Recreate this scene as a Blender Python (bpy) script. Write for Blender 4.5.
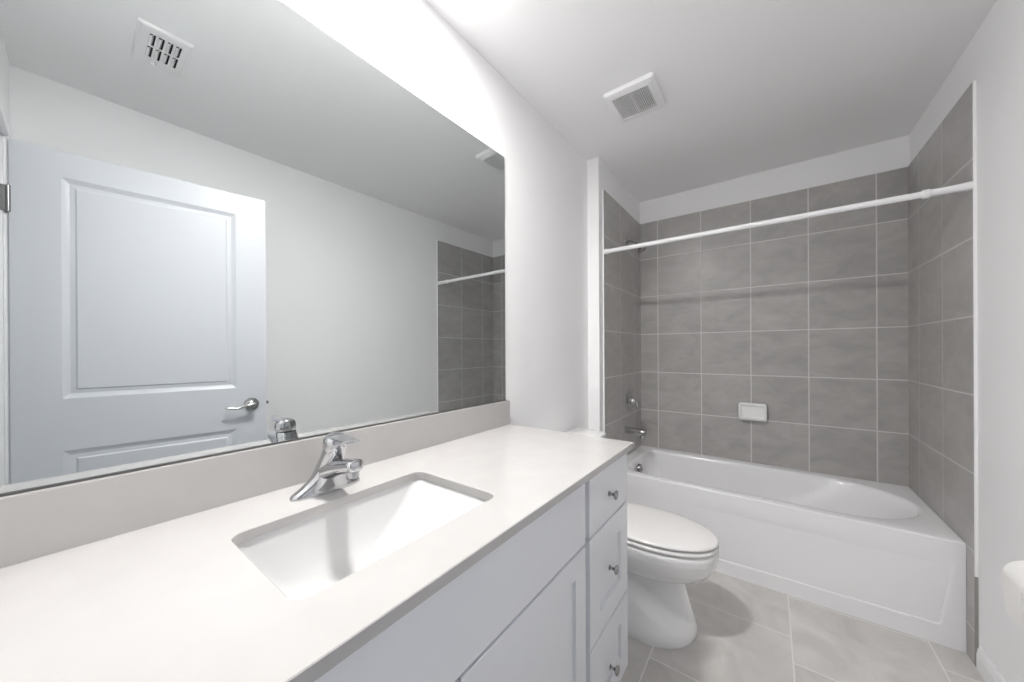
import bpy, bmesh, math, random
from mathutils import Vector, Matrix

# ------------------------------------------------------------------ camera, world, light, exposure
for o in list(bpy.data.objects):
    bpy.data.objects.remove(o)
SC = bpy.context.scene
COL = SC.collection
PI = math.pi

cam_data = bpy.data.cameras.new('camera')
cam = bpy.data.objects.new('camera', cam_data)
COL.objects.link(cam)
R_ = Vector((0.80245, 0.59669, -0.00533)).normalized()
F_ = Vector((-0.59671, 0.80246, -0.00108)).normalized()
U_ = R_.cross(F_).normalized()
R_ = F_.cross(U_).normalized()
CAM = Vector((0.9613, -2.2494, 1.2537))
cam.matrix_world = Matrix(((R_.x, U_.x, -F_.x, CAM.x), (R_.y, U_.y, -F_.y, CAM.y), (R_.z, U_.z, -F_.z, CAM.z), (0, 0, 0, 1)))
cam_data.sensor_width = 36.0
cam_data.sensor_fit = 'HORIZONTAL'
cam_data.lens = 346.78 / 1024 * 36.0
cam_data.shift_x = 0.00033
cam_data.shift_y = 0.00918
cam_data.clip_start = 0.02
SC.camera = cam

world = bpy.data.worlds.new('world')
world.use_nodes = True
SC.world = world
world.node_tree.nodes['Background'].inputs['Color'].default_value = (0.93, 0.96, 1.0, 1)
world.node_tree.nodes['Background'].inputs['Strength'].default_value = 0.16
LAMP_STRENGTH = 262.0

SC.view_settings.view_transform = 'Standard'
SC.view_settings.look = 'None'
SC.view_settings.gamma = 1.0
SC.view_settings.use_curve_mapping = False
SC.view_settings.exposure = 1.44
SC.cycles.max_bounces = 16
SC.cycles.diffuse_bounces = 10
SC.cycles.glossy_bounces = 8
SC.cycles.use_denoising = True

# ------------------------------------------------------------------ dimensions (metres)
H = 2.4867                    # ceiling
XL, XR, YB = 0.0962, 1.6062, 0.7276   # tiled alcove faces
YTR = -0.0680
YT = -0.0745                  # front edge of the side tiling
ZT = 2.3003                   # top of the tiling
ZTUB = 0.4509
XW = 1.6152                    # right wall
XP, YP = 0.0890, -0.1362      # furred out wall at the tub's tap end
YF = -2.385                   # wall with the doorway, behind the camera
ZC, XC, YC = 0.9181, 0.5664, -0.980   # counter top, front edge, far end
WA = 0.0148
def wx(y):                    # face of the vanity wall
    return WA * (y + 1.0)

# ------------------------------------------------------------------ materials
def new_mat(name):
    m = bpy.data.materials.new(name)
    m.use_nodes = True
    return m, m.node_tree, m.node_tree.nodes['Principled BSDF']

def plain(name, col, rough=0.5, metal=0.0, coat=0.0, spec=0.5, noise=0.0, nscale=8.0, bump=0.0, bscale=200.0):
    m, nt, b = new_mat(name)
    b.inputs['Base Color'].default_value = (*col, 1)
    b.inputs['Roughness'].default_value = rough
    b.inputs['Metallic'].default_value = metal
    b.inputs['Coat Weight'].default_value = coat
    b.inputs['Coat Roughness'].default_value = 0.05
    b.inputs['Specular IOR Level'].default_value = spec
    if noise or bump:
        g = nt.nodes.new('ShaderNodeNewGeometry')
    if noise:
        n = nt.nodes.new('ShaderNodeTexNoise'); n.inputs['Scale'].default_value = nscale; n.inputs['Detail'].default_value = 4
        nt.links.new(g.outputs['Position'], n.inputs['Vector'])
        r = nt.nodes.new('ShaderNodeValToRGB')
        r.color_ramp.elements[0].position = 0.3; r.color_ramp.elements[1].position = 0.7
        r.color_ramp.elements[0].color = (*[c * (1 - noise) for c in col], 1)
        r.color_ramp.elements[1].color = (*[min(1, c * (1 + noise)) for c in col], 1)
        nt.links.new(n.outputs['Fac'], r.inputs['Fac'])
        nt.links.new(r.outputs['Color'], b.inputs['Base Color'])
    if bump:
        n2 = nt.nodes.new('ShaderNodeTexNoise'); n2.inputs['Scale'].default_value = bscale; n2.inputs['Detail'].default_value = 2
        nt.links.new(g.outputs['Position'], n2.inputs['Vector'])
        bp = nt.nodes.new('ShaderNodeBump'); bp.inputs['Strength'].default_value = bump; bp.inputs['Distance'].default_value = 0.001
        nt.links.new(n2.outputs['Fac'], bp.inputs['Height'])
        nt.links.new(bp.outputs['Normal'], b.inputs['Normal'])
    return m

def tile_mat(name, ua, va, u0, up, v0, vp, base, grout, g=0.0062, rough=0.35, stagger=0.0):
    """Square ceramic tiles: grid from world position; ua/va are axis indices."""
    m, nt, b = new_mat(name)
    N = nt.nodes
    def math_(op, a, bb=None, c=None):
        n = N.new('ShaderNodeMath'); n.operation = op
        for i, v in enumerate((a, bb, c)):
            if v is None: continue
            if isinstance(v, (int, float)): n.inputs[i].default_value = v
            else: nt.links.new(v, n.inputs[i])
        return n.outputs[0]
    geo = N.new('ShaderNodeNewGeometry')
    sep = N.new('ShaderNodeSeparateXYZ'); nt.links.new(geo.outputs['Position'], sep.inputs[0])
    u = math_('DIVIDE', math_('SUBTRACT', sep.outputs[ua], u0), up)
    fu = math_('FLOOR', u)
    vv = math_('SUBTRACT', sep.outputs[va], v0)
    if stagger:
        vv = math_('SUBTRACT', vv, math_('MULTIPLY', fu, stagger))
    v = math_('DIVIDE', vv, vp)
    fv = math_('FLOOR', v)
    ru, rv = math_('SUBTRACT', u, fu), math_('SUBTRACT', v, fv)
    du = math_('MULTIPLY', math_('MINIMUM', ru, math_('SUBTRACT', 1.0, ru)), up)
    dv = math_('MULTIPLY', math_('MINIMUM', rv, math_('SUBTRACT', 1.0, rv)), vp)
    dd = math_('MINIMUM', du, dv)
    mask = N.new('ShaderNodeMapRange'); mask.inputs['From Min'].default_value = g * 0.35; mask.inputs['From Max'].default_value = g * 0.65
    nt.links.new(dd, mask.inputs['Value'])
    wn = N.new('ShaderNodeTexWhiteNoise'); wn.noise_dimensions = '2D'
    cmb = N.new('ShaderNodeCombineXYZ'); nt.links.new(fu, cmb.inputs[0]); nt.links.new(fv, cmb.inputs[1])
    nt.links.new(cmb.outputs[0], wn.inputs['Vector'])
    # mottled stone look, different on each tile
    off = N.new('ShaderNodeVectorMath'); off.operation = 'MULTIPLY_ADD'
    nt.links.new(wn.outputs['Color'], off.inputs[0]); off.inputs[1].default_value = (7, 7, 7)
    nt.links.new(geo.outputs['Position'], off.inputs[2])
    mp = N.new('ShaderNodeMapping'); mp.inputs['Scale'].default_value = (1.6, 1.6, 3.2); mp.inputs['Rotation'].default_value = (0.5, 0.5, 0.6)
    nt.links.new(off.outputs[0], mp.inputs['Vector'])
    n1 = N.new('ShaderNodeTexNoise'); n1.inputs['Scale'].default_value = 3.5; n1.inputs['Detail'].default_value = 7; n1.inputs['Roughness'].default_value = 0.62
    n1.inputs['Distortion'].default_value = 0.6
    nt.links.new(mp.outputs[0], n1.inputs['Vector'])
    ramp = N.new('ShaderNodeValToRGB')
    ramp.color_ramp.elements[0].position = 0.30; ramp.color_ramp.elements[1].position = 0.72
    ramp.color_ramp.elements[0].color = (*[c * 0.86 for c in base], 1)
    ramp.color_ramp.elements[1].color = (*[c * 1.14 for c in base], 1)
    nt.links.new(n1.outputs['Fac'], ramp.inputs['Fac'])
    val = math_('ADD', 0.96, math_('MULTIPLY', wn.outputs['Value'], 0.08))
    mul = N.new('ShaderNodeVectorMath'); mul.operation = 'SCALE'
    nt.links.new(ramp.outputs['Color'], mul.inputs[0]); nt.links.new(val, mul.inputs['Scale'])
    mix = N.new('ShaderNodeMix'); mix.data_type = 'RGBA'
    nt.links.new(mask.outputs[0], mix.inputs['Factor'])
    mix.inputs['A'].default_value = (*grout, 1)
    nt.links.new(mul.outputs[0], mix.inputs['B'])
    nt.links.new(mix.outputs['Result'], b.inputs['Base Color'])
    rr = N.new('ShaderNodeMapRange'); rr.inputs['To Min'].default_value = 0.8; rr.inputs['To Max'].default_value = rough
    nt.links.new(mask.outputs[0], rr.inputs['Value']); nt.links.new(rr.outputs[0], b.inputs['Roughness'])
    bp = N.new('ShaderNodeBump'); bp.inputs['Strength'].default_value = 0.5; bp.inputs['Distance'].default_value = 0.0015
    nt.links.new(mask.outputs[0], bp.inputs['Height']); nt.links.new(bp.outputs['Normal'], b.inputs['Normal'])
    return m

M = {}
M['wall'] = plain('wall_paint', (0.88, 0.88, 0.885), 0.55, bump=0.12, bscale=260)
M['ceiling'] = plain('ceiling_paint', (0.88, 0.88, 0.885), 0.8, bump=0.1, bscale=180)
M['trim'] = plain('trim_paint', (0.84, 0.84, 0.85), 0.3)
M['tile_edge'] = plain('tile_edge_grey', (0.30, 0.29, 0.28), 0.5)
M['cabinet'] = plain('cabinet_paint', (0.75, 0.765, 0.795), 0.32)
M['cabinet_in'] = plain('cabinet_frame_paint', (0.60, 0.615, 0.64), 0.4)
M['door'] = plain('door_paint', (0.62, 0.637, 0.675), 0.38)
M['quartz'] = plain('white_quartz', (0.47, 0.459, 0.452), 0.18, noise=0.018, nscale=14)
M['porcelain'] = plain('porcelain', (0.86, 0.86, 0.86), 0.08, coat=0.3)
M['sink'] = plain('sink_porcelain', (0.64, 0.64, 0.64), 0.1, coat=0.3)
M['acrylic'] = plain('tub_acrylic', (0.86, 0.86, 0.875), 0.16, coat=0.2)
M['seat'] = plain('toilet_seat_plastic', (0.82, 0.81, 0.805), 0.16)
M['plastic'] = plain('white_plastic', (0.82, 0.82, 0.825), 0.35)
M['chrome'] = plain('chrome', (0.56, 0.565, 0.58), 0.04, metal=1.0)
M['nickel'] = plain('dark_nickel', (0.42, 0.415, 0.41), 0.22, metal=1.0)
M['dark'] = plain('recess_shade', (0.03, 0.03, 0.035), 0.7)  # near-black colour paints the shade behind the vent louvers
M['duct_shade'] = plain('fan_recess_shade', (0.04, 0.04, 0.042), 0.7)  # shade behind the fan slats put into the colour
M['rubber'] = plain('bumper_rubber', (0.12, 0.12, 0.12), 0.6)
M['mirror'] = plain('mirror_silver', (0.69, 0.715, 0.715), 0.0, metal=1.0)
M['mirror_edge'] = plain('mirror_edge', (0.10, 0.11, 0.11), 0.4)
M['channel'] = plain('mirror_channel', (0.16, 0.16, 0.16), 0.35, metal=0.6)
M['paper'] = plain('tissue_paper', (0.90, 0.89, 0.875), 0.9, bump=0.3, bscale=300)
M['rod'] = plain('white_enamel', (0.86, 0.86, 0.87), 0.25)
WB, WG = (0.42, 0.408, 0.398), (0.68, 0.67, 0.655)
P = 0.3111
M['tile_back'] = tile_mat('wall_tile_back', 0, 2, XL + 0.137, 0.31124, 0.7555, 0.311, WB, WG)
M['tile_side'] = tile_mat('wall_tile_side', 1, 2, 0.2387, 0.31124, 0.7555, 0.311, WB, WG)
M['tile_floor'] = tile_mat('floor_tile', 0, 1, 0.5635, 0.4690, -0.32, 0.465, (0.58, 0.562, 0.543), (0.78, 0.76, 0.74), g=0.005, rough=0.3, stagger=-0.155)
def emit_mat(name, col, s):
    m, nt, b = new_mat(name)
    b.inputs['Base Color'].default_value = (0.8, 0.8, 0.8, 1)
    b.inputs['Emission Color'].default_value = (*col, 1)
    b.inputs['Emission Strength'].default_value = s
    return m
M['lamp'] = emit_mat('lamp_diffuser', (1.0, 0.975, 0.95), LAMP_STRENGTH)

# ------------------------------------------------------------------ mesh helpers
def finish(bm, smooth_angle):
    bmesh.ops.remove_doubles(bm, verts=bm.verts, dist=1e-6)
    bmesh.ops.recalc_face_normals(bm, faces=bm.faces)

def world_origin(o):
    p = Vector((0, 0, 0))
    while o is not None:
        p += o.location; o = o.parent
    return p

def obj(name, bm, mat, parent=None, smooth=35, origin=None, recalc=True):
    """One mesh object from world-space geometry; origin = its base for a top-level mesh."""
    if recalc: finish(bm, smooth)
    org = world_origin(parent) if parent else Vector(origin if origin is not None else (0, 0, 0))
    bmesh.ops.translate(bm, verts=bm.verts, vec=-org)
    me = bpy.data.meshes.new(name)
    bm.to_mesh(me); bm.free()
    mats = mat if isinstance(mat, (list, tuple)) else [mat]
    for q in mats: me.materials.append(M[q])
    if smooth:
        for f in me.polygons: f.use_smooth = True
        me.set_sharp_from_angle(angle=math.radians(smooth))
    o = bpy.data.objects.new(name, me)
    COL.objects.link(o)
    if parent: o.parent = parent
    else: o.location = org
    return o

def thing(name, label, cat, loc, group=None):
    o = bpy.data.objects.new(name, None); COL.objects.link(o)
    o.empty_display_size = 0.05
    o.location = loc; o['label'] = label; o['category'] = cat
    if group: o['group'] = group
    return o

def tag(o, label, cat, group=None):
    o['label'] = label; o['category'] = cat
    if group: o['group'] = group
    return o

def struct(name, bm, mat, parent=None, smooth=None):
    o = obj(name, bm, mat, parent, smooth)
    if not parent: o['kind'] = 'structure'
    return o

def NB(): return bmesh.new()

def box(bm, lo, hi, bev=0.0, seg=2, mi=0):
    lo, hi = Vector(lo), Vector(hi)
    r = bmesh.ops.create_cube(bm, size=1.0)
    vs = r['verts']
    for v in vs:
        v.co = Vector((lo[i] + (v.co[i] + 0.5) * (hi[i] - lo[i]) for i in range(3)))
    fs = list({f for v in vs for f in v.link_faces})
    for f in fs: f.material_index = mi
    if bev > 0:
        es = list({e for v in vs for e in v.link_edges})
        bmesh.ops.bevel(bm, geom=es, offset=bev, segments=seg, affect='EDGES', profile=0.5)
    return bm

def prism(bm, pts, z0, z1):
    lo = [bm.verts.new((x, y, z0)) for x, y in pts]
    hi = [bm.verts.new((x, y, z1)) for x, y in pts]
    n = len(pts)
    bm.faces.new(lo[::-1]); bm.faces.new(hi)
    for i in range(n):
        bm.faces.new((lo[i], lo[(i + 1) % n], hi[(i + 1) % n], hi[i]))

def loft(bm, rings, cap0=True, cap1=True, close=False, fan=False):
    R = [[bm.verts.new(p) for p in r] for r in rings]
    n = len(R[0])
    m = len(R)
    for k in range(m if close else m - 1):
        a, b = R[k], R[(k + 1) % m]
        for i in range(n):
            j = (i + 1) % n
            try: bm.faces.new((a[i], a[j], b[j], b[i]))
            except ValueError: pass
    if not close:
        if cap0: bm.faces.new(R[0][::-1])
        if cap1: bm.faces.new(R[-1])
    return R

def rrect(x0, x1, y0, y1, r, n=6):
    """Counter-clockwise rounded rectangle; r = number or four (rx, ry): corners x1y0, x1y1, x0y1, x0y0."""
    if isinstance(r, (int, float)): r = [(r, r)] * 4
    cs = [(x1 - r[0][0], y0 + r[0][1], r[0], -PI / 2), (x1 - r[1][0], y1 - r[1][1], r[1], 0),
          (x0 + r[2][0], y1 - r[2][1], r[2], PI / 2), (x0 + r[3][0], y0 + r[3][1], r[3], PI)]
    out = []
    for cx, cy, (rx, ry), a0 in cs:
        for k in range(n + 1):
            a = a0 + PI / 2 * k / n
            out.append((cx + rx * math.cos(a), cy + ry * math.sin(a)))
    return out

def basis(axis):
    a = Vector(axis).normalized()
    t = Vector((0, 0, 1)) if abs(a.z) < 0.9 else Vector((1, 0, 0))
    u = t.cross(a).normalized()
    return a, u, a.cross(u)

def lathe(bm, prof, org, axis, n=32, cap0=True, cap1=True):
    a, u, v = basis(axis); org = Vector(org)
    rings = []
    for r, h in prof:
        rings.append([org + a * h + (u * math.cos(2 * PI * k / n) + v * math.sin(2 * PI * k / n)) * max(r, 1e-5) for k in range(n)])
    loft(bm, rings, cap0, cap1)

def tube(bm, pts, rad, n=16, squash=None):
    """Round tube along a path with a radius per point, parallel-transported frame."""
    pts = [Vector(p) for p in pts]
    if isinstance(rad, (int, float)): rad = [rad] * len(pts)
    rings = []; u = None
    for i, p in enumerate(pts):
        t = (pts[min(i + 1, len(pts) - 1)] - pts[max(i - 1, 0)]).normalized()
        if u is None: _, u, _ = basis(t)
        u = (u - t * u.dot(t)).normalized(); v = t.cross(u)
        s = squash[i] if squash else 1.0
        rings.append([p + u * math.cos(2 * PI * k / n) * rad[i] + v * math.sin(2 * PI * k / n) * rad[i] * s for k in range(n)])
    loft(bm, rings)

def bez(p0, p1, p2, n=10):
    p0, p1, p2 = map(Vector, (p0, p1, p2))
    return [(1 - t) ** 2 * p0 + 2 * t * (1 - t) * p1 + t * t * p2 for t in [i / n for i in range(n + 1)]]

def lerp(a, b, t): return a + (b - a) * t
def sstep(a, b, x):
    t = min(1, max(0, (x - a) / (b - a))); return t * t * (3 - 2 * t)

# ------------------------------------------------------------------ room shell
bm = NB(); box(bm, (-0.3, -2.8, -0.1), (1.9, 1.0, 0.0)); struct('floor', bm, 'tile_floor')
bm = NB(); box(bm, (-0.3, YF - 0.12, H), (1.9, 1.0, H + 0.1)); struct('ceiling', bm, 'ceiling')
bm = NB(); prism(bm, [(-0.2, YF - 0.12), (wx(YF - 0.12), YF - 0.12), (wx(YP + 0.02), YP + 0.02), (-0.2, YP + 0.02)], 0, H)
struct('wall_left', bm, 'wall')
bm = NB(); box(bm, (-0.2, YP, 0), (XP, YB + 0.2, H)); struct('wall_alcove', bm, 'wall')
bm = NB(); box(bm, (XP, YB + 0.011, 0), (XW, YB + 0.2, H)); struct('wall_back', bm, 'wall')
bm = NB(); box(bm, (XW, YF - 0.12, 0), (XW + 0.15, YB + 0.2, H)); struct('wall_right', bm, 'wall')
DX0, DX1, DZ = 0.53, 1.352, 2.085
bm = NB()
box(bm, (-0.2, YF - 0.12, 0), (DX0, YF, H)); box(bm, (DX1, YF - 0.12, 0), (XW, YF, H)); box(bm, (DX0, YF - 0.12, DZ), (DX1, YF, H))
struct('wall_front', bm, 'wall')
# tiled surround of the tub
bm = NB(); box(bm, (XP, YT, 0), (XL, YB, ZT)); struct('wall_left_tile', bm, 'tile_side')
bm = NB(); box(bm, (XL - 0.005, YB, 0), (XR + 0.005, YB + 0.012, ZT)); struct('wall_back_tile', bm, 'tile_back')
bm = NB(); box(bm, (XR, YTR, 0), (XW + 0.001, YB, ZT)); struct('wall_right_tile', bm, 'tile_side')
# finished edges of the tiling
bm = NB(); box(bm, (XP, YT - 0.002, 0), (XL + 0.0005, YT, ZT + 0.001), 0.001, 1); struct('trim_1', bm, 'wall')
bm = NB(); box(bm, (XR - 0.0005, YTR - 0.003, 0.352), (XW, YTR, ZT + 0.001), 0.001, 1); struct('trim_2', bm, 'wall')
bm = NB(); box(bm, (XR - 0.0005, YTR - 0.003, 0), (XW, YTR, 0.352), 0.001, 1); struct('trim_3', bm, 'tile_edge')

def baseboard(name, pts_in, pts_out):
    """Profile swept between two end points: (wall line) pts_in -> room side pts_out."""
    bm = NB()
    prof = [(0, 0), (1, 0), (1, 0.062), (0.82, 0.070), (0.78, 0.080), (0.45, 0.088), (0.35, 0.094), (0, 0.094)]
    rings = []
    for a, b in zip(pts_in, pts_out):
        rings.append([(lerp(a[0], b[0], k), lerp(a[1], b[1], k), z) for k, z in prof])
    loft(bm, rings)
    return struct(name, bm, 'trim')
baseboard('baseboard_right', [(XW, YTR - 0.020), (XW, YF)], [(XW - 0.011, YTR - 0.020), (XW - 0.011, YF)])
baseboard('baseboard_left', [(wx(YP), YP), (wx(-0.99), -0.99)], [(wx(YP) + 0.015, YP), (wx(-0.99) + 0.015, -0.99)])
baseboard('baseboard_front', [(DX1 + 0.062, YF), (XW - 0.015, YF)], [(DX1 + 0.062, YF + 0.015), (XW - 0.015, YF + 0.015)])
# casing and jamb of the doorway behind the camera
def casing(name, x0, x1, z0, z1, y0=YF, y1=YF + 0.016):
    bm = NB(); box(bm, (x0, y0, z0), (x1, y1, z1), 0.004, 2); return struct(name, bm, 'trim')
casing('trim_4', DX1 + 0.004, DX1 + 0.06, 0, DZ + 0.056)
casing('trim_5', DX0 - 0.056, DX1 + 0.004, DZ, DZ + 0.056)
bm = NB(); box(bm, (DX1 - 0.006, YF - 0.12, 0), (DX1 + 0.004, YF + 0.001, DZ)); struct('trim_6', bm, 'trim')

# ------------------------------------------------------------------ panel fronts (doors, drawers)
def panel_front(bm, O, U, V, N, u0, u1, v0, v1, inner, prof, back, bev=0.0015):
    """Slab with a framed panel. O + u*U + v*V, N out of the face; inner = (u0,u1,v0,v1) of the panel;
    prof = [(inset, height)] rings inside it; back = slab thickness."""
    O, U, V, N = Vector(O), Vector(U), Vector(V), Vector(N)
    def ring(a, b, c, d, h): return [O + U * p + V * q + N * h for p, q in ((a, c), (b, c), (b, d), (a, d))]
    rings = [ring(u0, u1, v0, v1, -back), ring(u0, u1, v0, v1, -bev), ring(u0 + bev, u1 - bev, v0 + bev, v1 - bev, 0)]
    if inner:
        a, b, c, d = inner
        for ins, h in prof: rings.append(ring(a + ins, b - ins, c + ins, d - ins, h))
    loft(bm, rings)

# ------------------------------------------------------------------ open door at the right (seen in the mirror)
hinge = Vector((1.347, -2.371, 0.012)); latch = Vector((1.241, -1.566, 0.012))
U = (hinge - latch).normalized(); V = Vector((0, 0, 1)); Nn = V.cross(U)
if Nn.x > 0: Nn = -Nn
DW, DH = 0.812, 2.063
door = bpy.data.objects.new('door_1', None); COL.objects.link(door); door.location = latch; door['kind'] = 'structure'
bm = NB()
pr = [(0.0, 0.0), (0.010, -0.006), (0.020, -0.009), (0.034, -0.0065), (0.040, -0.002)]
panel_front(bm, latch, U, V, Nn, 0, DW, 0.945, DH, (0.128, 0.688, 1.052, 1.958), pr, 0.035, 0.0)
panel_front(bm, latch, U, V, Nn, 0, DW, 0, 0.945, (0.128, 0.688, 0.25, 0.838), pr, 0.035, 0.0)
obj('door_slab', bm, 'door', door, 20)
rose = latch + U * 0.066 + V * 0.962
bm = NB(); lathe(bm, [(0.033, 0.0), (0.033, 0.004), (0.030, 0.009), (0.018, 0.012), (0.0125, 0.016), (0.0115, 0.045)], rose, Nn, 28)
hd = obj('door_handle', bm, 'nickel', door)
bm = NB()
c0 = rose + Nn * 0.046
pts = [c0 - U * 0.014, c0, c0 + U * 0.03 - V * 0.003, c0 + U * 0.065 - V * 0.012, c0 + U * 0.095 - V * 0.008, c0 + U * 0.115 - V * 0.004]
tube(bm, pts, [0.009, 0.013, 0.0095, 0.0085, 0.009, 0.004], 14, [1, 1, .8, .7, .7, .6])
obj('lever', bm, 'nickel', hd)
bm = NB()
lb = latch + V * 0.962 - Nn * 0.0175
tube(bm, [lb + U * 0.001, lb - U * 0.006, lb - U * 0.012], [0.009, 0.009, 0.006], 12)
obj('latch_bolt', bm, 'nickel', door)
for zz in (0.20, 1.845):
    bm = NB()
    hc = hinge + Vector((0.0045, -0.001, zz - 0.012))
    tube(bm, [hc - Nn * -0.006 - V * 0.05, hc + Nn * 0.006 + V * 0.05], 0.0065, 12)
    box(bm, (DX1 - 0.0075, YF - 0.03, zz - 0.05), (DX1 - 0.0055, YF + 0.012, zz + 0.05))
    obj('hinge', bm, 'nickel', door)

# ------------------------------------------------------------------ mirror
MY0, MY1, MZ0, MZ1, MT = -2.362, -1.0093, 1.0290, 2.1241, 0.005
mir = thing('wall_mirror', 'large frameless rectangular mirror on the wall above the vanity backsplash', 'mirror', (wx(-1.7), -1.7, MZ0))
bm = NB()
e = 0.0015
def mp(y, z, d): return (wx(y) + d, y, z)
ring0 = [mp(MY0, MZ0, 0.0005), mp(MY1, MZ0, 0.0005), mp(MY1, MZ1, 0.0005), mp(MY0, MZ1, 0.0005)]
ring1 = [mp(MY0, MZ0, MT - 0.001), mp(MY1, MZ0, MT - 0.001), mp(MY1, MZ1, MT - 0.001), mp(MY0, MZ1, MT - 0.001)]
ring2 = [mp(MY0 + e, MZ0 + e, MT), mp(MY1 - e, MZ0 + e, MT), mp(MY1 - e, MZ1 - e, MT), mp(MY0 + e, MZ1 - e, MT)]
loft(bm, [ring0, ring1, ring2])
bm.faces.ensure_lookup_table()
for f in bm.faces:
    f.material_index = 0 if len([v for v in f.verts if abs(v.co.x - wx(v.co.y) - MT) < 1e-5]) == 4 else 1
obj('mirror_glass', bm, ['mirror', 'mirror_edge'], mir, None)
bm = NB()
for za, zb, da, db in ((MZ0 - 0.0022, MZ0 - 0.0002, 0.0, 0.008), (MZ0 - 0.0022, MZ0 + 0.0018, 0.0062, 0.008)):
    prism(bm, [(wx(MY0) + da, MY0), (wx(MY1) + da, MY1), (wx(MY1) + db, MY1), (wx(MY0) + db, MY0)], za, zb)
obj('bottom_channel', bm, 'channel', mir, None)

# ------------------------------------------------------------------ countertop, backsplash, sink
SX0, SX1, SY0, SY1 = 0.172, 0.455, -2.053, -1.626
CYF = YF + 0.001
ct = NB()
Zb = ZC - 0.0205
inner = None
def outer_r(ins):
    pts = rrect(0.0 + ins, XC - ins, CYF + ins, YC - ins, 0.003, 5)
    out = []
    for x, y in pts:
        if y > YC - 0.1: y -= 0.016 * (1 - min(1, max(0, x / XC)))    # the far end is cut a touch out of square
        out.append((max(x, wx(y) + 0.0005) if x < 0.1 else x, y))
    return out
def at_z(pts, z): return [(x, y, z) for x, y in pts]
def ins_r(d): return rrect(SX0 - d, SX1 + d, SY0 - d, SY1 + d, 0.024 + d, 5)
loft(ct, [at_z(outer_r(0), Zb), at_z(outer_r(0), ZC - 0.0015), at_z(outer_r(0.0015), ZC), at_z(ins_r(0.0015), ZC), at_z(ins_r(0), ZC - 0.0015), at_z(ins_r(0), Zb)], close=True)
tag(obj('countertop', ct, 'quartz', None, 30, (0.3, -1.7, Zb)), 'long white quartz vanity countertop with rectangular sink cutout', 'countertop')
bm = NB()
BT = 0.02
prism(bm, [(wx(CYF) + 0.0005, CYF), (wx(CYF) + BT, CYF), (wx(YC) + BT, YC - 0.019), (wx(YC) + 0.0005, YC - 0.019)], ZC + 0.0002, 1.0262)
bmesh.ops.bevel(bm, geom=[e for e in bm.edges if all(v.co.z > 1.02 for v in e.verts)], offset=0.0015, segments=2, affect='EDGES')
tag(obj('backsplash', bm, 'quartz', None, 30, (0.01, -1.7, ZC)), 'low white quartz backsplash strip under the mirror', 'backsplash')

sink = thing('sink', 'white rectangular undermount sink basin set in the countertop', 'sink', (0.31, -1.84, 0.76))
bm = NB()
lev = [(0.0, 0.006, 0.028), (0.0, 0.004, 0.028), (-0.012, 0.001, 0.032), (-0.05, -0.008, 0.04), (-0.095, -0.022, 0.055), (-0.122, -0.040, 0.06), (-0.135, -0.066, 0.055), (-0.140, -0.095, 0.03)]
rings = [at_z(rrect(SX0 - 0.03, SX1 + 0.03, SY0 - 0.03, SY1 + 0.03, 0.03, 8), Zb - 0.0005)]
for dz, g, r in lev:
    k = -dz / 0.14
    xr = 0.115 * k ** 1.35         # the far end slopes up like a ramp
    rings.append(at_z(rrect(SX0 - g, SX1 + g, SY0 - g * 1.3, SY1 + g - xr, r, 8), Zb - 0.0005 + dz))
outer = [at_z(rrect(SX0 - 0.03, SX1 + 0.03, SY0 - 0.03, SY1 + 0.03, 0.03, 8), Zb - 0.012),
         at_z(rrect(SX0 - 0.012, SX1 + 0.012, SY0 - 0.012, SY1 + 0.012, 0.03, 8), Zb - 0.02),
         at_z(rrect(SX0 + 0.03, SX1 - 0.03, SY0 + 0.03, SY1 - 0.12, 0.05, 8), Zb - 0.152)]
loft(bm, outer[::-1] + rings)
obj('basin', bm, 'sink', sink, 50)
bm = NB(); lathe(bm, [(0.0, 0.0), (0.012, 0.001), (0.017, 0.0), (0.021, 0.003), (0.023, 0.002), (0.0235, -0.002)], (0.30, -1.90, Zb - 0.1395), (0, 0, 1), 28)
obj('drain', bm, 'chrome', sink)

# ------------------------------------------------------------------ faucet
FX, FY = 0.095, -1.843
fa = thing('faucet', 'chrome single handle faucet on the countertop behind the sink', 'faucet', (FX, FY, ZC))
def ell(cx, cy, z, ax, ay, n=36, p=2.0):
    out = []
    for k in range(n):
        a = 2 * PI * k / n; c, s = math.cos(a), math.sin(a)
        out.append((cx + ax * math.copysign(abs(c) ** (2 / p), c), cy + ay * math.copysign(abs(s) ** (2 / p), s), z))
    return out
bm = NB()
prof = [(0, .0270, .0815, 0), (.005, .0275, .0815, 0), (.009, .0266, .0785, 0), (.014, .0262, .0700, .001), (.021, .0260, .0590, .002), (.030, .0260, .0480, .004), (.042, .0260, .0385, .007),
        (.056, .0260, .0320, .011), (.070, .0260, .0285, .016), (.085, .0260, .0268, .027), (.096, .0258, .0260, .034), (.104, .0256, .0257, .038), (.1065, .0245, .0246, .039)]
loft(bm, [ell(FX + .005 + dx, FY, ZC + z, ax, ay, 40, 2.15) for z, ax, ay, dx in prof])
obj('body', bm, 'chrome', fa, 50)
bm = NB()
sp = bez((FX + .012, FY, ZC + .046), (FX + .07, FY, ZC + .072), (FX + .136, FY, ZC + .083), 12)
rings = []
for i, p in enumerate(sp):
    t = i / 12
    hh, ww = lerp(.021, .0135, t), lerp(.034, .0175, t ** .7)
    rings.append([(p.x - math.sin(a) * hh * 0.2, p.y + ww * math.copysign(abs(math.cos(a)) ** .8, math.cos(a)), p.z + hh * math.copysign(abs(math.sin(a)) ** .8, math.sin(a))) for a in [2 * PI * k / 24 for k in range(24)]])
rings.append([(lerp(x, sp[-1].x, .35) + .005, lerp(y, FY, .35), lerp(z, sp[-1].z, .35)) for x, y, z in rings[-1]])
loft(bm, rings)
obj('spout', bm, 'chrome', fa, 50)
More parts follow.
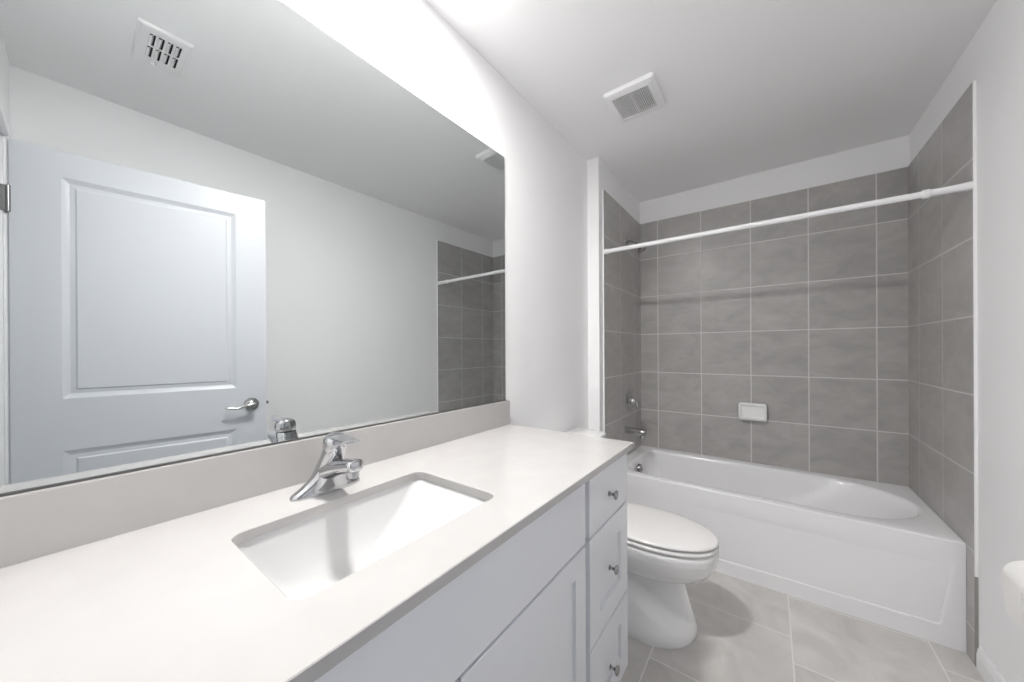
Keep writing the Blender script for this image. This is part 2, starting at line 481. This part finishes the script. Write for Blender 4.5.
bm = NB(); lathe(bm, [(0.0105, -0.004), (0.0140, 0.0), (0.0140, 0.006), (0.0120, 0.007), (0.0120, 0.016), (0.0095, 0.017)], (FX + .124, FY, ZC + .072), (0.12, 0, -1), 24)
obj('aerator', bm, 'chrome', fa)
bm = NB(); lathe(bm, [(0.0245, 0.0), (0.0260, 0.002), (0.0266, 0.012), (0.0262, 0.022), (0.0232, 0.029), (0.0170, 0.034), (0.008, 0.0365), (0, 0.037)], (FX + .0445, FY, ZC + .1065), (0.15, 0, 1), 36)
hn = obj('handle', bm, 'chrome', fa, 50)
bm = NB()
hp = [(FX + .026, FY, ZC + .130), (FX + .050, FY, ZC + .1355), (FX + .076, FY, ZC + .1360), (FX + .102, FY, ZC + .1340), (FX + .126, FY, ZC + .1345), (FX + .141, FY, ZC + .138)]
rings = []
for i, (x, y, z) in enumerate(hp):
    w = (.010, .0205, .0205, .0175, .0140, .007)[i]; h = (.003, .0058, .005, .0036, .003, .002)[i]
    rings.append([(x, y + w * math.cos(a), z + h * math.sin(a)) for a in [2 * PI * k / 20 for k in range(20)]])
loft(bm, rings)
obj('lever', bm, 'chrome', hn, 60)

# ------------------------------------------------------------------ vanity cabinets
FXF = 0.545                                  # face of drawer and door fronts
def knob(parent, y, z):
    bm = NB()
    lathe(bm, [(0.0085, 0.0), (0.0085, 0.0015), (0.0048, 0.004), (0.0045, 0.013), (0.0075, 0.017), (0.0135, 0.0205), (0.0145, 0.0235), (0.0130, 0.0265), (0.007, 0.0285), (0, 0.029)], (FXF, y, z), (1, 0, 0), 24)
    obj('knob', bm, 'nickel', parent)
shk = [(0.0, 0.0), (0.0006, -0.010)]
def front(parent, name, y0, y1, z0, z1, rail):
    bm = NB()
    inner = (y0 + rail, y1 - rail, z0 + rail, z1 - rail) if rail else None
    panel_front(bm, (FXF, 0, 0), (0, 1, 0), (0, 0, 1), (1, 0, 0), y0, y1, z0, z1, inner, shk, 0.019)
    return obj(name, bm, 'cabinet', parent, 20)
CZ = Zb - 0.0005
def carcass(parent, y0, y1, rails, stiles):
    bm = NB()
    fx = FXF - 0.0195
    back = max(wx(y0), wx(y1)) + 0.001
    box(bm, (back, y0, 0.10), (fx - 0.019, y0 + 0.016, CZ)); box(bm, (back, y1 - 0.016, 0.0), (fx - 0.019, y1, CZ))
    box(bm, (back, y0 + 0.016, 0.10), (fx - 0.019, y1 - 0.016, 0.116)); box(bm, (back, y0 + 0.016, 0.116), (back + 0.006, y1 - 0.016, CZ))
    obj('carcass', bm, 'cabinet', parent, None)
    bm = NB()
    for a, b in stiles: box(bm, (fx - 0.019, a, 0.10), (fx, b, CZ), 0.0008, 1)
    for a, b in rails: box(bm, (fx - 0.0188, y0 + 0.01, a), (fx - 0.0002, y1 - 0.01, b))
    obj('face_frame', bm, 'cabinet_in', parent, None)
    bm = NB(); box(bm, (fx - 0.075, y0, 0.0), (fx - 0.060, y1, 0.10)); obj('toe_kick', bm, 'cabinet_in', parent, None)
YD0, YD1 = -1.3380, -0.988
dc = thing('drawer_cabinet', 'white vanity cabinet with a stack of three knobbed drawers next to the toilet', 'cabinet', (0.27, -1.165, 0))
carcass(dc, YD0, YD1, [(CZ - 0.03, CZ), (0.685, 0.725), (0.362, 0.402), (0.10, 0.125)], [(YD0, YD0 + 0.032), (YD1 - 0.032, YD1)])
g = 0.004
d = front(dc, 'drawer', YD0 + 0.020, YD1 - 0.004, 0.709, CZ - 0.012, 0); knob(d, -1.168, 0.790)
d = front(dc, 'drawer', YD0 + 0.020, YD1 - 0.004, 0.386, 0.702, 0.072); knob(d, -1.168, 0.552)
d = front(dc, 'drawer', YD0 + 0.020, YD1 - 0.004, 0.112, 0.379, 0.072); knob(d, -1.166, 0.230)
YS0, YS1 = YF + 0.012, -1.3385
scab = thing('sink_cabinet', 'white vanity base cabinet with two shaker doors below the sink', 'cabinet', (0.27, -1.84, 0))
carcass(scab, YS0, YS1, [(CZ - 0.03, CZ), (0.69, 0.73), (0.10, 0.125)], [(YS0, YS0 + 0.06), (YS1 - 0.032, YS1)])
front(scab, 'false_front', -2.322, YS1 - 0.008, 0.709, CZ - 0.012, 0)
d = front(scab, 'door', -1.835, YS1 - 0.008, 0.112, 0.702, 0.062); knob(d, -1.80, 0.62)
d = front(scab, 'door', -2.322, -1.839, 0.112, 0.702, 0.062); knob(d, -1.874, 0.62)
for par, yy, zz in ((scab, YS1 - 0.0045, 0.717), (scab, YS1 - 0.0045, 0.692), (scab, YS1 - 0.0045, CZ - 0.024), (dc, YD1 - 0.0015, 0.3825)):
    bm = NB(); lathe(bm, [(0.004, 0), (0.004, 0.012), (0.003, 0.0135)], (FXF - 0.0195, yy, zz), (1, 0, 0), 12); obj('bumper', bm, 'rubber', par)

# ------------------------------------------------------------------ toilet
TY = -0.55
to = thing('toilet', 'white elongated toilet with closed lid between vanity and bathtub', 'toilet', (0.45, TY, 0))
def egg(xb, xc, xf, hw, z, n=56, pf=2.0, pb=2.4):
    out = []
    for k in range(n):
        a = 2 * PI * k / n; c, s = math.cos(a), math.sin(a)
        p = pf if c > 0 else pb
        x = xc + (xf - xc if c > 0 else xc - xb) * math.copysign(abs(c) ** (2 / p), c)
        out.append([x, TY + hw * math.copysign(abs(s) ** (2 / p), s), z])
    return out
bm = NB()
sec = [(0.000, .13, .50, .702, .183), (0.010, .13, .50, .704, .185), (0.025, .13, .50, .702, .184), (0.045, .13, .50, .697, .178), (0.065, .13, .49, .692, .170), (0.085, .13, .48, .687, .161),
       (0.105, .13, .48, .681, .152), (0.130, .13, .47, .674, .141), (0.155, .13, .46, .667, .131), (0.180, .13, .45, .660, .123), (0.205, .13, .45, .655, .119),
       (0.226, .125, .45, .656, .119), (0.240, .12, .455, .684, .127), (0.256, .12, .465, .720, .142), (0.276, .115, .475, .746, .156), (0.300, .11, .485, .765, .167),
       (0.326, .105, .49, .777, .174), (0.351, .10, .50, .784, .178), (0.374, .10, .50, .787, .180), (0.384, .10, .50, .786, .179), (0.3905, .103, .50, .780, .174)]
sec = [tuple(lerp(p, q, k / 4) for p, q in zip(sec[i], sec[i + 1])) for i in range(len(sec) - 1) for k in range(4)] + [sec[-1]]
rings = []
for z, xb, xc, xf, hw in sec:
    r = egg(xb, xc, xf, hw, z, 64, 2.0, 3.0)
    if z < 0.25:      # concave neck above the trapway ridge that runs down to the toe
        for p in r:
            zr = lerp(0.205, 0.035, min(1, max(0, (p[0] - 0.36) / 0.33)))
            f = sstep(zr - 0.012, zr + 0.026, z) * (sstep(0.250, 0.215, z) if z > 0.215 else 1.0)
            f *= sstep(0.25, 0.40, p[0])
            lim = 0.068
            d = abs(p[1] - TY)
            tgt = d * (lim / max(hw, lim))
            p[1] = TY + math.copysign(lerp(d, tgt, f), p[1] - TY)
    rings.append(r)
loft(bm, rings)
obj('bowl', bm, 'porcelain', to, 60)
def slab(name, z0, z1, grow, mat, dome=0.0, xb=.285):
    bm = NB()
    hh = z1 - z0
    rs = [(z0, -.006), (z0 + hh * .12, -.001), (z0 + hh * .35, .001), (z0 + hh * .65, .0), (z0 + hh * .88, -.004), (z1, -.012)]
    rings = [egg(xb - d_, .50, .785 + grow + d_, .181 + grow + d_, z, 64, 2.05, 2.9) for z, d_ in rs]
    if dome:
        for s_, dz in ((.80, .35), (.55, .7), (.28, .92), (.06, 1.0)):
            base = egg(xb + .012, .50, .773 + grow, .169 + grow, z1, 64, 2.05, 2.9)
            rings.append([[.50 + (p[0] - .50) * s_, TY + (p[1] - TY) * s_, z1 + dome * dz] for p in base])
    loft(bm, rings)
    return obj(name, bm, mat, to, 60)
slab('seat', .3985, .4150, .000, 'seat')
slab('lid', .4215, .437, -.001, 'seat', .006)
for s_ in (-1, 1):
    bm = NB(); tube(bm, [(.272, TY + s_ * .075 - .018, .414), (.272, TY + s_ * .075 + .018, .414)], .011, 14); box(bm, (.258, TY + s_ * .075 - .016, .392), (.286, TY + s_ * .075 + .016, .413), .002, 1)
    obj('seat_hinge', bm, 'seat', to)
bm = NB()
tk = [(0.393, .055, .190, .175), (.40, .045, .197, .185), (.46, .038, .203, .193), (.60, .033, .206, .197), (.756, .031, .208, .199)]
loft(bm, [at_z(rrect(x0, x1, TY - hw, TY + hw, .03, 6), z) for z, x0, x1, hw in tk])
obj('tank', bm, 'porcelain', to, 50)
bm = NB()
tl = [(.7565, .026, .212, .203), (.759, .022, .219, .209), (.775, .022, .220, .210), (.782, .024, .217, .207), (.786, .034, .207, .197)]
loft(bm, [at_z(rrect(x0, x1, TY - hw, TY + hw, .03, 6), z) for z, x0, x1, hw in tl])
obj('tank_lid', bm, 'porcelain', to, 50)

# ------------------------------------------------------------------ bathtub
tub = thing('bathtub', 'white alcove bathtub with embossed apron in front of grey tile', 'bathtub', (0.85, 0.36, 0))
TX0, TX1, TB0, TB1 = XL + 0.001, XR - 0.001, 0.0, YB - 0.001
bm = NB()
n = 14
def tr(x0, x1, y0, y1, rl, rr, z): return at_z(rrect(x0, x1, y0, y1, [rr, rr, rl, rl], n), z)
R0 = (0.003, 0.003)
rings = [tr(TX0, TX1, TB0 + .004, TB1, R0, R0, .02), tr(TX0, TX1, TB0 + .004, TB1, R0, R0, ZTUB - .012), tr(TX0, TX1, TB0, TB1, R0, R0, ZTUB - .010),
         tr(TX0, TX1, TB0, TB1, R0, R0, ZTUB - .005), tr(TX0, TX1, TB0 + .002, TB1, R0, R0, ZTUB - .0015), tr(TX0 + .001, TX1 - .001, TB0 + .006, TB1 - .001, R0, R0, ZTUB)]
RL, RR = (.11, .12), (.36, .298)
for ins, z in ((0, ZTUB), (.004, ZTUB - .0008), (.009, ZTUB - .004), (.014, ZTUB - .011), (.018, ZTUB - .022)):
    rings.append(tr(.165 + ins, 1.568 - ins * 1.2, .058 + ins, .662 - ins, RL, (.36, .298 - ins), z))
for t in (.15, .3, .45, .6, .75, .88, .96):
    z = lerp(ZTUB - .022, .085, t)
    c = t ** 1.6
    b = sstep(.7, 1.0, t) * .05
    rings.append(tr(lerp(.183, .225, t) + b, lerp(1.546, 1.06, t ** .95) - b, lerp(.080, .115, t) + b, lerp(.644, .610, t) - b, RL, (.30, (lerp(.644, .610, t) - lerp(.080, .115, t)) / 2 - b - .004), z))
rings.append(tr(.33, .95, .20, .52, (.08, .08), (.15, .13), .072))
loft(bm, rings)
obj('basin', bm, 'acrylic', tub, 40)
# apron: a skirt whose panel sinks in over a sharp ledge along the bottom and the right
bm = NB()
nx, nz = 240, 84
zt = ZTUB - 0.008
def rec(x, z):
    dp = 0.022 * (1 - sstep(0.10, 0.40, z)) + 0.0015 * (1 - sstep(.3, .42, z))
    xr = 1.530 + (z - 0.085) * 0.15
    m_ = sstep(0.066 + 0.012 * x, 0.079 + 0.012 * x, z) * sstep(xr + .006, xr - .008, x)
    return dp * m_
V_ = []
for j in range(nz + 1):
    z = zt * j / nz
    V_.append([bm.verts.new((lerp(TX0, TX1, i / nx), 0.0005 + rec(lerp(TX0, TX1, i / nx), z), z)) for i in range(nx + 1)])
for j in range(nz):
    for i in range(nx): bm.faces.new((V_[j][i], V_[j][i + 1], V_[j + 1][i + 1], V_[j + 1][i]))
bk = [[bm.verts.new((x, .03, z)) for x in (TX0, TX1)] for z in (0, zt)]
bm.faces.new([V_[j][0] for j in range(nz + 1)] + [bk[1][0], bk[0][0]]); bm.faces.new([V_[j][nx] for j in range(nz + 1)] + [bk[1][1], bk[0][1]])
bm.faces.new(V_[nz] + [bk[1][1], bk[1][0]]); bm.faces.new(V_[0] + [bk[0][1], bk[0][0]]); bm.faces.new((bk[0][0], bk[0][1], bk[1][1], bk[1][0]))
obj('apron', bm, 'acrylic', tub, 60)
bm = NB(); lathe(bm, [(0.036, -0.006), (0.036, 0.004), (0.033, 0.009), (0.020, 0.012), (0.012, 0.011), (0, 0.011)], (.202, .330, .386), (1, 0, 0.12), 32)
ov = obj('overflow_plate', bm, 'nickel', tub)
bm = NB(); lathe(bm, [(0.006, 0), (0.006, 0.010), (0.004, 0.012)], (.213, .330, .378), (1, 0, 0.12), 14); obj('trip_lever', bm, 'chrome', ov)
bm = NB(); lathe(bm, [(0.035, -0.004), (0.035, 0.002), (0.028, 0.003), (0.010, 0.001), (0, 0.001)], (.40, .36, .0725), (0, 0, 1), 28); obj('drain', bm, 'chrome', tub)

# ------------------------------------------------------------------ shower and tub fittings
sp_ = thing('tub_spout', 'short chrome tub spout below the shower valve on the tiled wall', 'spout', (XL, .345, .648))
bm = NB()
tube(bm, [(XL, .338, .654), (XL + .006, .338, .654), (XL + .010, .338, .654), (XL + .06, .338, .653), (XL + .110, .338, .650), (XL + .136, .338, .648), (XL + .143, .338, .647)], [.027, .027, .0225, .0225, .0245, .0250, .0215], 28)
obj('spout_body', bm, 'nickel', sp_)
bm = NB(); lathe(bm, [(.017, 0), (.017, .032), (.015, .034), (.013, .030)], (XL + .118, .338, .645), (0, 0, -1), 24)
obj('spout_outlet', bm, 'nickel', sp_)

sv = thing('shower_valve', 'round chrome shower valve with lever handle on the tiled wall', 'valve', (XL, .41, .855))
bm = NB(); lathe(bm, [(0.074, 0.0), (0.074, 0.003), (0.070, 0.007), (0.050, 0.012), (0.032, 0.015), (0.031, 0.016)], (XL, .405, .862), (1, 0, 0), 40); obj('escutcheon', bm, 'nickel', sv)
bm = NB(); lathe(bm, [(0.030, 0.014), (0.029, 0.040), (0.026, 0.050), (0.020, 0.056), (0, 0.058)], (XL, .405, .862), (1, 0, 0), 28); hb = obj('handle', bm, 'chrome', sv)
bm = NB(); tube(bm, [(XL + .045, .405, .862), (XL + .056, .398, .856), (XL + .066, .390, .847), (XL + .073, .384, .834), (XL + .075, .382, .822)], [.013, .012, .010, .0095, .006], 14); obj('lever', bm, 'chrome', hb)
shw = thing('shower', 'chrome shower head on a short arm high on the tiled wall', 'shower head', (XL, .37, 2.02))
bm = NB(); lathe(bm, [(0.030, 0.0), (0.029, 0.004), (0.018, 0.009), (0.010, 0.011)], (XL, .37, 2.065), (1, 0, 0), 28); obj('flange', bm, 'nickel', shw)
bm = NB(); tube(bm, bez((XL + .002, .37, 2.065), (XL + .07, .37, 2.07), (XL + .095, .37, 2.022), 10), .0105, 14); obj('arm', bm, 'nickel', shw)
bm = NB(); lathe(bm, [(0.011, 0.0), (0.014, 0.008), (0.014, 0.018), (0.018, 0.024), (0.030, 0.042), (0.032, 0.049), (0.030, 0.052), (0, 0.052)], (XL + .093, .37, 2.025), (0.55, 0, -1), 32); obj('spray_head', bm, 'nickel', shw)

rod = thing('shower_curtain_rod', 'white tension shower curtain rod across the tub opening', 'rod', (0.85, -.055, 1.896))
RY, RZ = -0.054, 1.8955
bm = NB(); tube(bm, [(XL + .02, RY, RZ), (1.50, RY, RZ)], .0135, 20); obj('inner_tube', bm, 'rod', rod)
bm = NB(); tube(bm, [(1.475, RY, RZ), (1.478, RY, RZ), (1.496, RY, RZ), (1.499, RY, RZ), (1.585, RY, RZ)], [.0155, .0185, .0185, .0145, .0145], 20); obj('outer_tube', bm, 'rod', rod)
for x, s_ in ((XL, 1), (XR, -1)):
    bm = NB(); lathe(bm, [(0.0185, 0.0), (0.0185, 0.010), (0.016, 0.022), (0.0155, 0.034)], (x, RY, RZ), (s_, 0, 0), 24); obj('end_cap', bm, 'rod', rod)

sd = thing('soap_dish', 'white ceramic soap dish mounted on the grey tiled back wall', 'soap dish', (.863, YB, .755))
bm = NB()
sx0, sx1, sz0, sz1 = .780, .946, .750, .872
def sr(ins, y, r, dz0=0.0): return [(x, y, z) for x, z in rrect(sx0 + ins, sx1 - ins, sz0 + ins + dz0, sz1 - ins, r, 6)]
loft(bm, [sr(0, YB, .018), sr(-.001, YB - .010, .019), sr(.0, YB - .036, .018), sr(.003, YB - .043, .016), sr(.008, YB - .045, .012), sr(.015, YB - .043, .010), sr(.019, YB - .032, .009), sr(.024, YB - .026, .008)])
obj('dish_body', bm, 'porcelain', sd, 40)
bm = NB()
pf = [(0, .0), (.0, -.082), (.004, -.088), (.010, -.085), (.012, -.076), (.010, -.010), (.010, 0)]
loft(bm, [[(x, YB - .012 + y * .55, sz0 + .010 + z) for z, y in pf] for x in (sx0 + .016, sx1 - .016)])
obj('dish_lip', bm, 'porcelain', sd, 40)

# ------------------------------------------------------------------ ceiling fittings
fan = thing('exhaust_fan', 'square white bathroom exhaust fan grille on the ceiling', 'fan', (.433, -.515, H))
fx0, fx1, fy0, fy1 = .317, .553, -.636, -.392
bm = NB()
def fr(ins, z, r=.012): return at_z(rrect(fx0 + ins, fx1 - ins, fy0 + ins, fy1 - ins, r, 4), z)
loft(bm, [fr(0, H), fr(0, H - .012), fr(.003, H - .018), fr(.020, H - .024), fr(.034, H - .025, .004), fr(.035, H - .016, .003), fr(.036, H - .0005, .003)], cap1=False, cap0=False)
obj('frame', bm, 'plastic', fan)
bm = NB(); box(bm, (fx0 + .03, fy0 + .03, H - .006), (fx1 - .03, fy1 - .03, H - .0005)); obj('backing', bm, 'duct_shade', fan, None)  # flat plate painted dark for the shade behind the slats
bm = NB()
ax0, ax1, ay0, ay1 = fx0 + .0345, fx1 - .0345, fy0 + .0345, fy1 - .0345
ns = 19
for k in range(ns):
    xx = lerp(ax0, ax1, (k + .5) / ns)
    w_ = .0021 if k != ns // 2 else .0032
    box(bm, (xx - w_, ay0, H - .023), (xx + w_, ay1, H - .014))
obj('grille', bm, 'plastic', fan, None)

ven = thing('air_vent', 'white rectangular air supply vent on the ceiling, seen in the mirror', 'vent', (1.01, -1.99, H))
vx0, vx1, vy0, vy1 = .878, 1.137, -2.066, -1.914
bm = NB()
zf = H - .012
xs = [(.918, .992), (1.002, 1.076)]
ys = [-2.0325 + .0245 * k for k in range(4)]
xb = [vx0 + .006, xs[0][0], xs[0][1], xs[1][0], xs[1][1], vx1 - .006]
for a, b_ in ((xb[0], xb[1]), (xb[2], xb[3]), (xb[4], xb[5])): box(bm, (a, vy0 + .006, zf), (b_, vy1 - .006, zf + .002))
yb = [vy0 + .006] + [v for y in ys for v in (y, y + .017)] + [vy1 - .006]
for xa, xc_ in xs:
    for i in range(0, len(yb), 2): box(bm, (xa, yb[i], zf), (xc_, yb[i + 1], zf + .002))
loft(bm, [at_z(rrect(vx0, vx1, vy0, vy1, .002, 2), H), at_z(rrect(vx0, vx1, vy0, vy1, .002, 2), H - .009), at_z(rrect(vx0 + .006, vx1 - .006, vy0 + .006, vy1 - .006, .002, 2), zf)], cap0=False, cap1=False)
obj('face_plate', bm, 'plastic', ven, None)
bm = NB(); box(bm, (vx0 + .03, vy0 + .02, H - .0015), (vx1 - .03, vy1 - .02, H - .0005)); obj('duct_shade', bm, 'dark', ven, None)  # thin flat sheet, painted dark as the shade inside the vent
for xa, xc_ in xs:
    for y in ys:
        bm = NB()
        prof = [(y + .0005, zf + .0005), (y + .007, zf + .002), (y + .0115, zf + .0075), (y + .0125, zf + .0075), (y + .008, zf + .001), (y + .0005, zf - .0005)]
        loft(bm, [[(x, py, pz) for py, pz in prof] for x in (xa + .010, xc_)])
        obj('louver', bm, 'plastic', ven, None)
bm = NB(); box(bm, (1.098, -2.012, zf - .010), (1.106, -1.998, zf), .002, 1); obj('damper_lever', bm, 'plastic', ven)

LX, LY = .250, -1.70
cl = thing('ceiling_light', 'round flush ceiling light with a shallow white dome above the vanity', 'light', (LX, LY, H))
bm = NB(); lathe(bm, [(.076, 0), (.076, .034), (.073, .0405), (.067, .0415), (.065, .026)], (LX, LY, H), (0, 0, -1), 40, cap1=False); obj('trim_ring', bm, 'plastic', cl)
bm = NB(); lathe(bm, [(.0645, .027), (.0645, .0345), (.059, .0405), (.044, .0445), (.022, .0466), (0, .0475)], (LX, LY, H), (0, 0, -1), 40); obj('diffuser', bm, 'lamp', cl)

# ------------------------------------------------------------------ toilet paper on the right wall
TPX, TPY, TPZ = XW - .0500, -.600, .583
hold = thing('toilet_paper_holder', 'chrome toilet paper holder mounted on the right wall', 'paper holder', (XW, TPY, TPZ))
for yy in (TPY - .078, TPY + .078):
    bm = NB(); lathe(bm, [(.022, 0), (.022, .004), (.012, .010), (.009, .014), (.009, .036), (.012, .040), (.012, .056), (.008, .060)], (XW, yy, TPZ), (-1, 0, 0), 24); obj('post', bm, 'chrome', hold)
bm = NB(); tube(bm, [(TPX, TPY - .075, TPZ), (TPX, TPY + .075, TPZ)], .007, 16); obj('roller', bm, 'chrome', hold)
bm = NB()
pr_ = [(.020, -.050), (.0485, -.050), (.0495, -.047), (.0495, .047), (.0485, .050), (.020, .050)]
a_, u_, v_ = basis((0, 1, 0))
rings = []
for r, h in pr_:
    rings.append([(TPX + r * math.cos(2 * PI * k / 40), TPY + h, TPZ + r * math.sin(2 * PI * k / 40)) for k in range(40)])
loft(bm, rings, close=True)
roll = tag(obj('toilet_paper_roll', bm, 'paper', None, 40, (TPX, TPY, TPZ)), 'white toilet paper roll with a hanging sheet on the right wall holder', 'toilet paper')
bm = NB()
ang = [PI * .45 + i * (PI * .55) / 12 for i in range(13)]
path = [(TPX + .0502 * math.cos(a), TPZ + .0502 * math.sin(a)) for a in ang] + [(TPX - .0500, TPZ - .03), (TPX - .0485, TPZ - .06), (TPX - .046, TPZ - .09), (TPX - .044, TPZ - .115)]
rings = []
for i, (x, z) in enumerate(path):
    w = .049
    rings.append([(x, TPY - w, z), (x, TPY + w, z), (x + .0008, TPY + w, z + .0003), (x + .0008, TPY - w, z + .0003)])
loft(bm, rings)
obj('hanging_sheet', bm, 'paper', roll, 60)
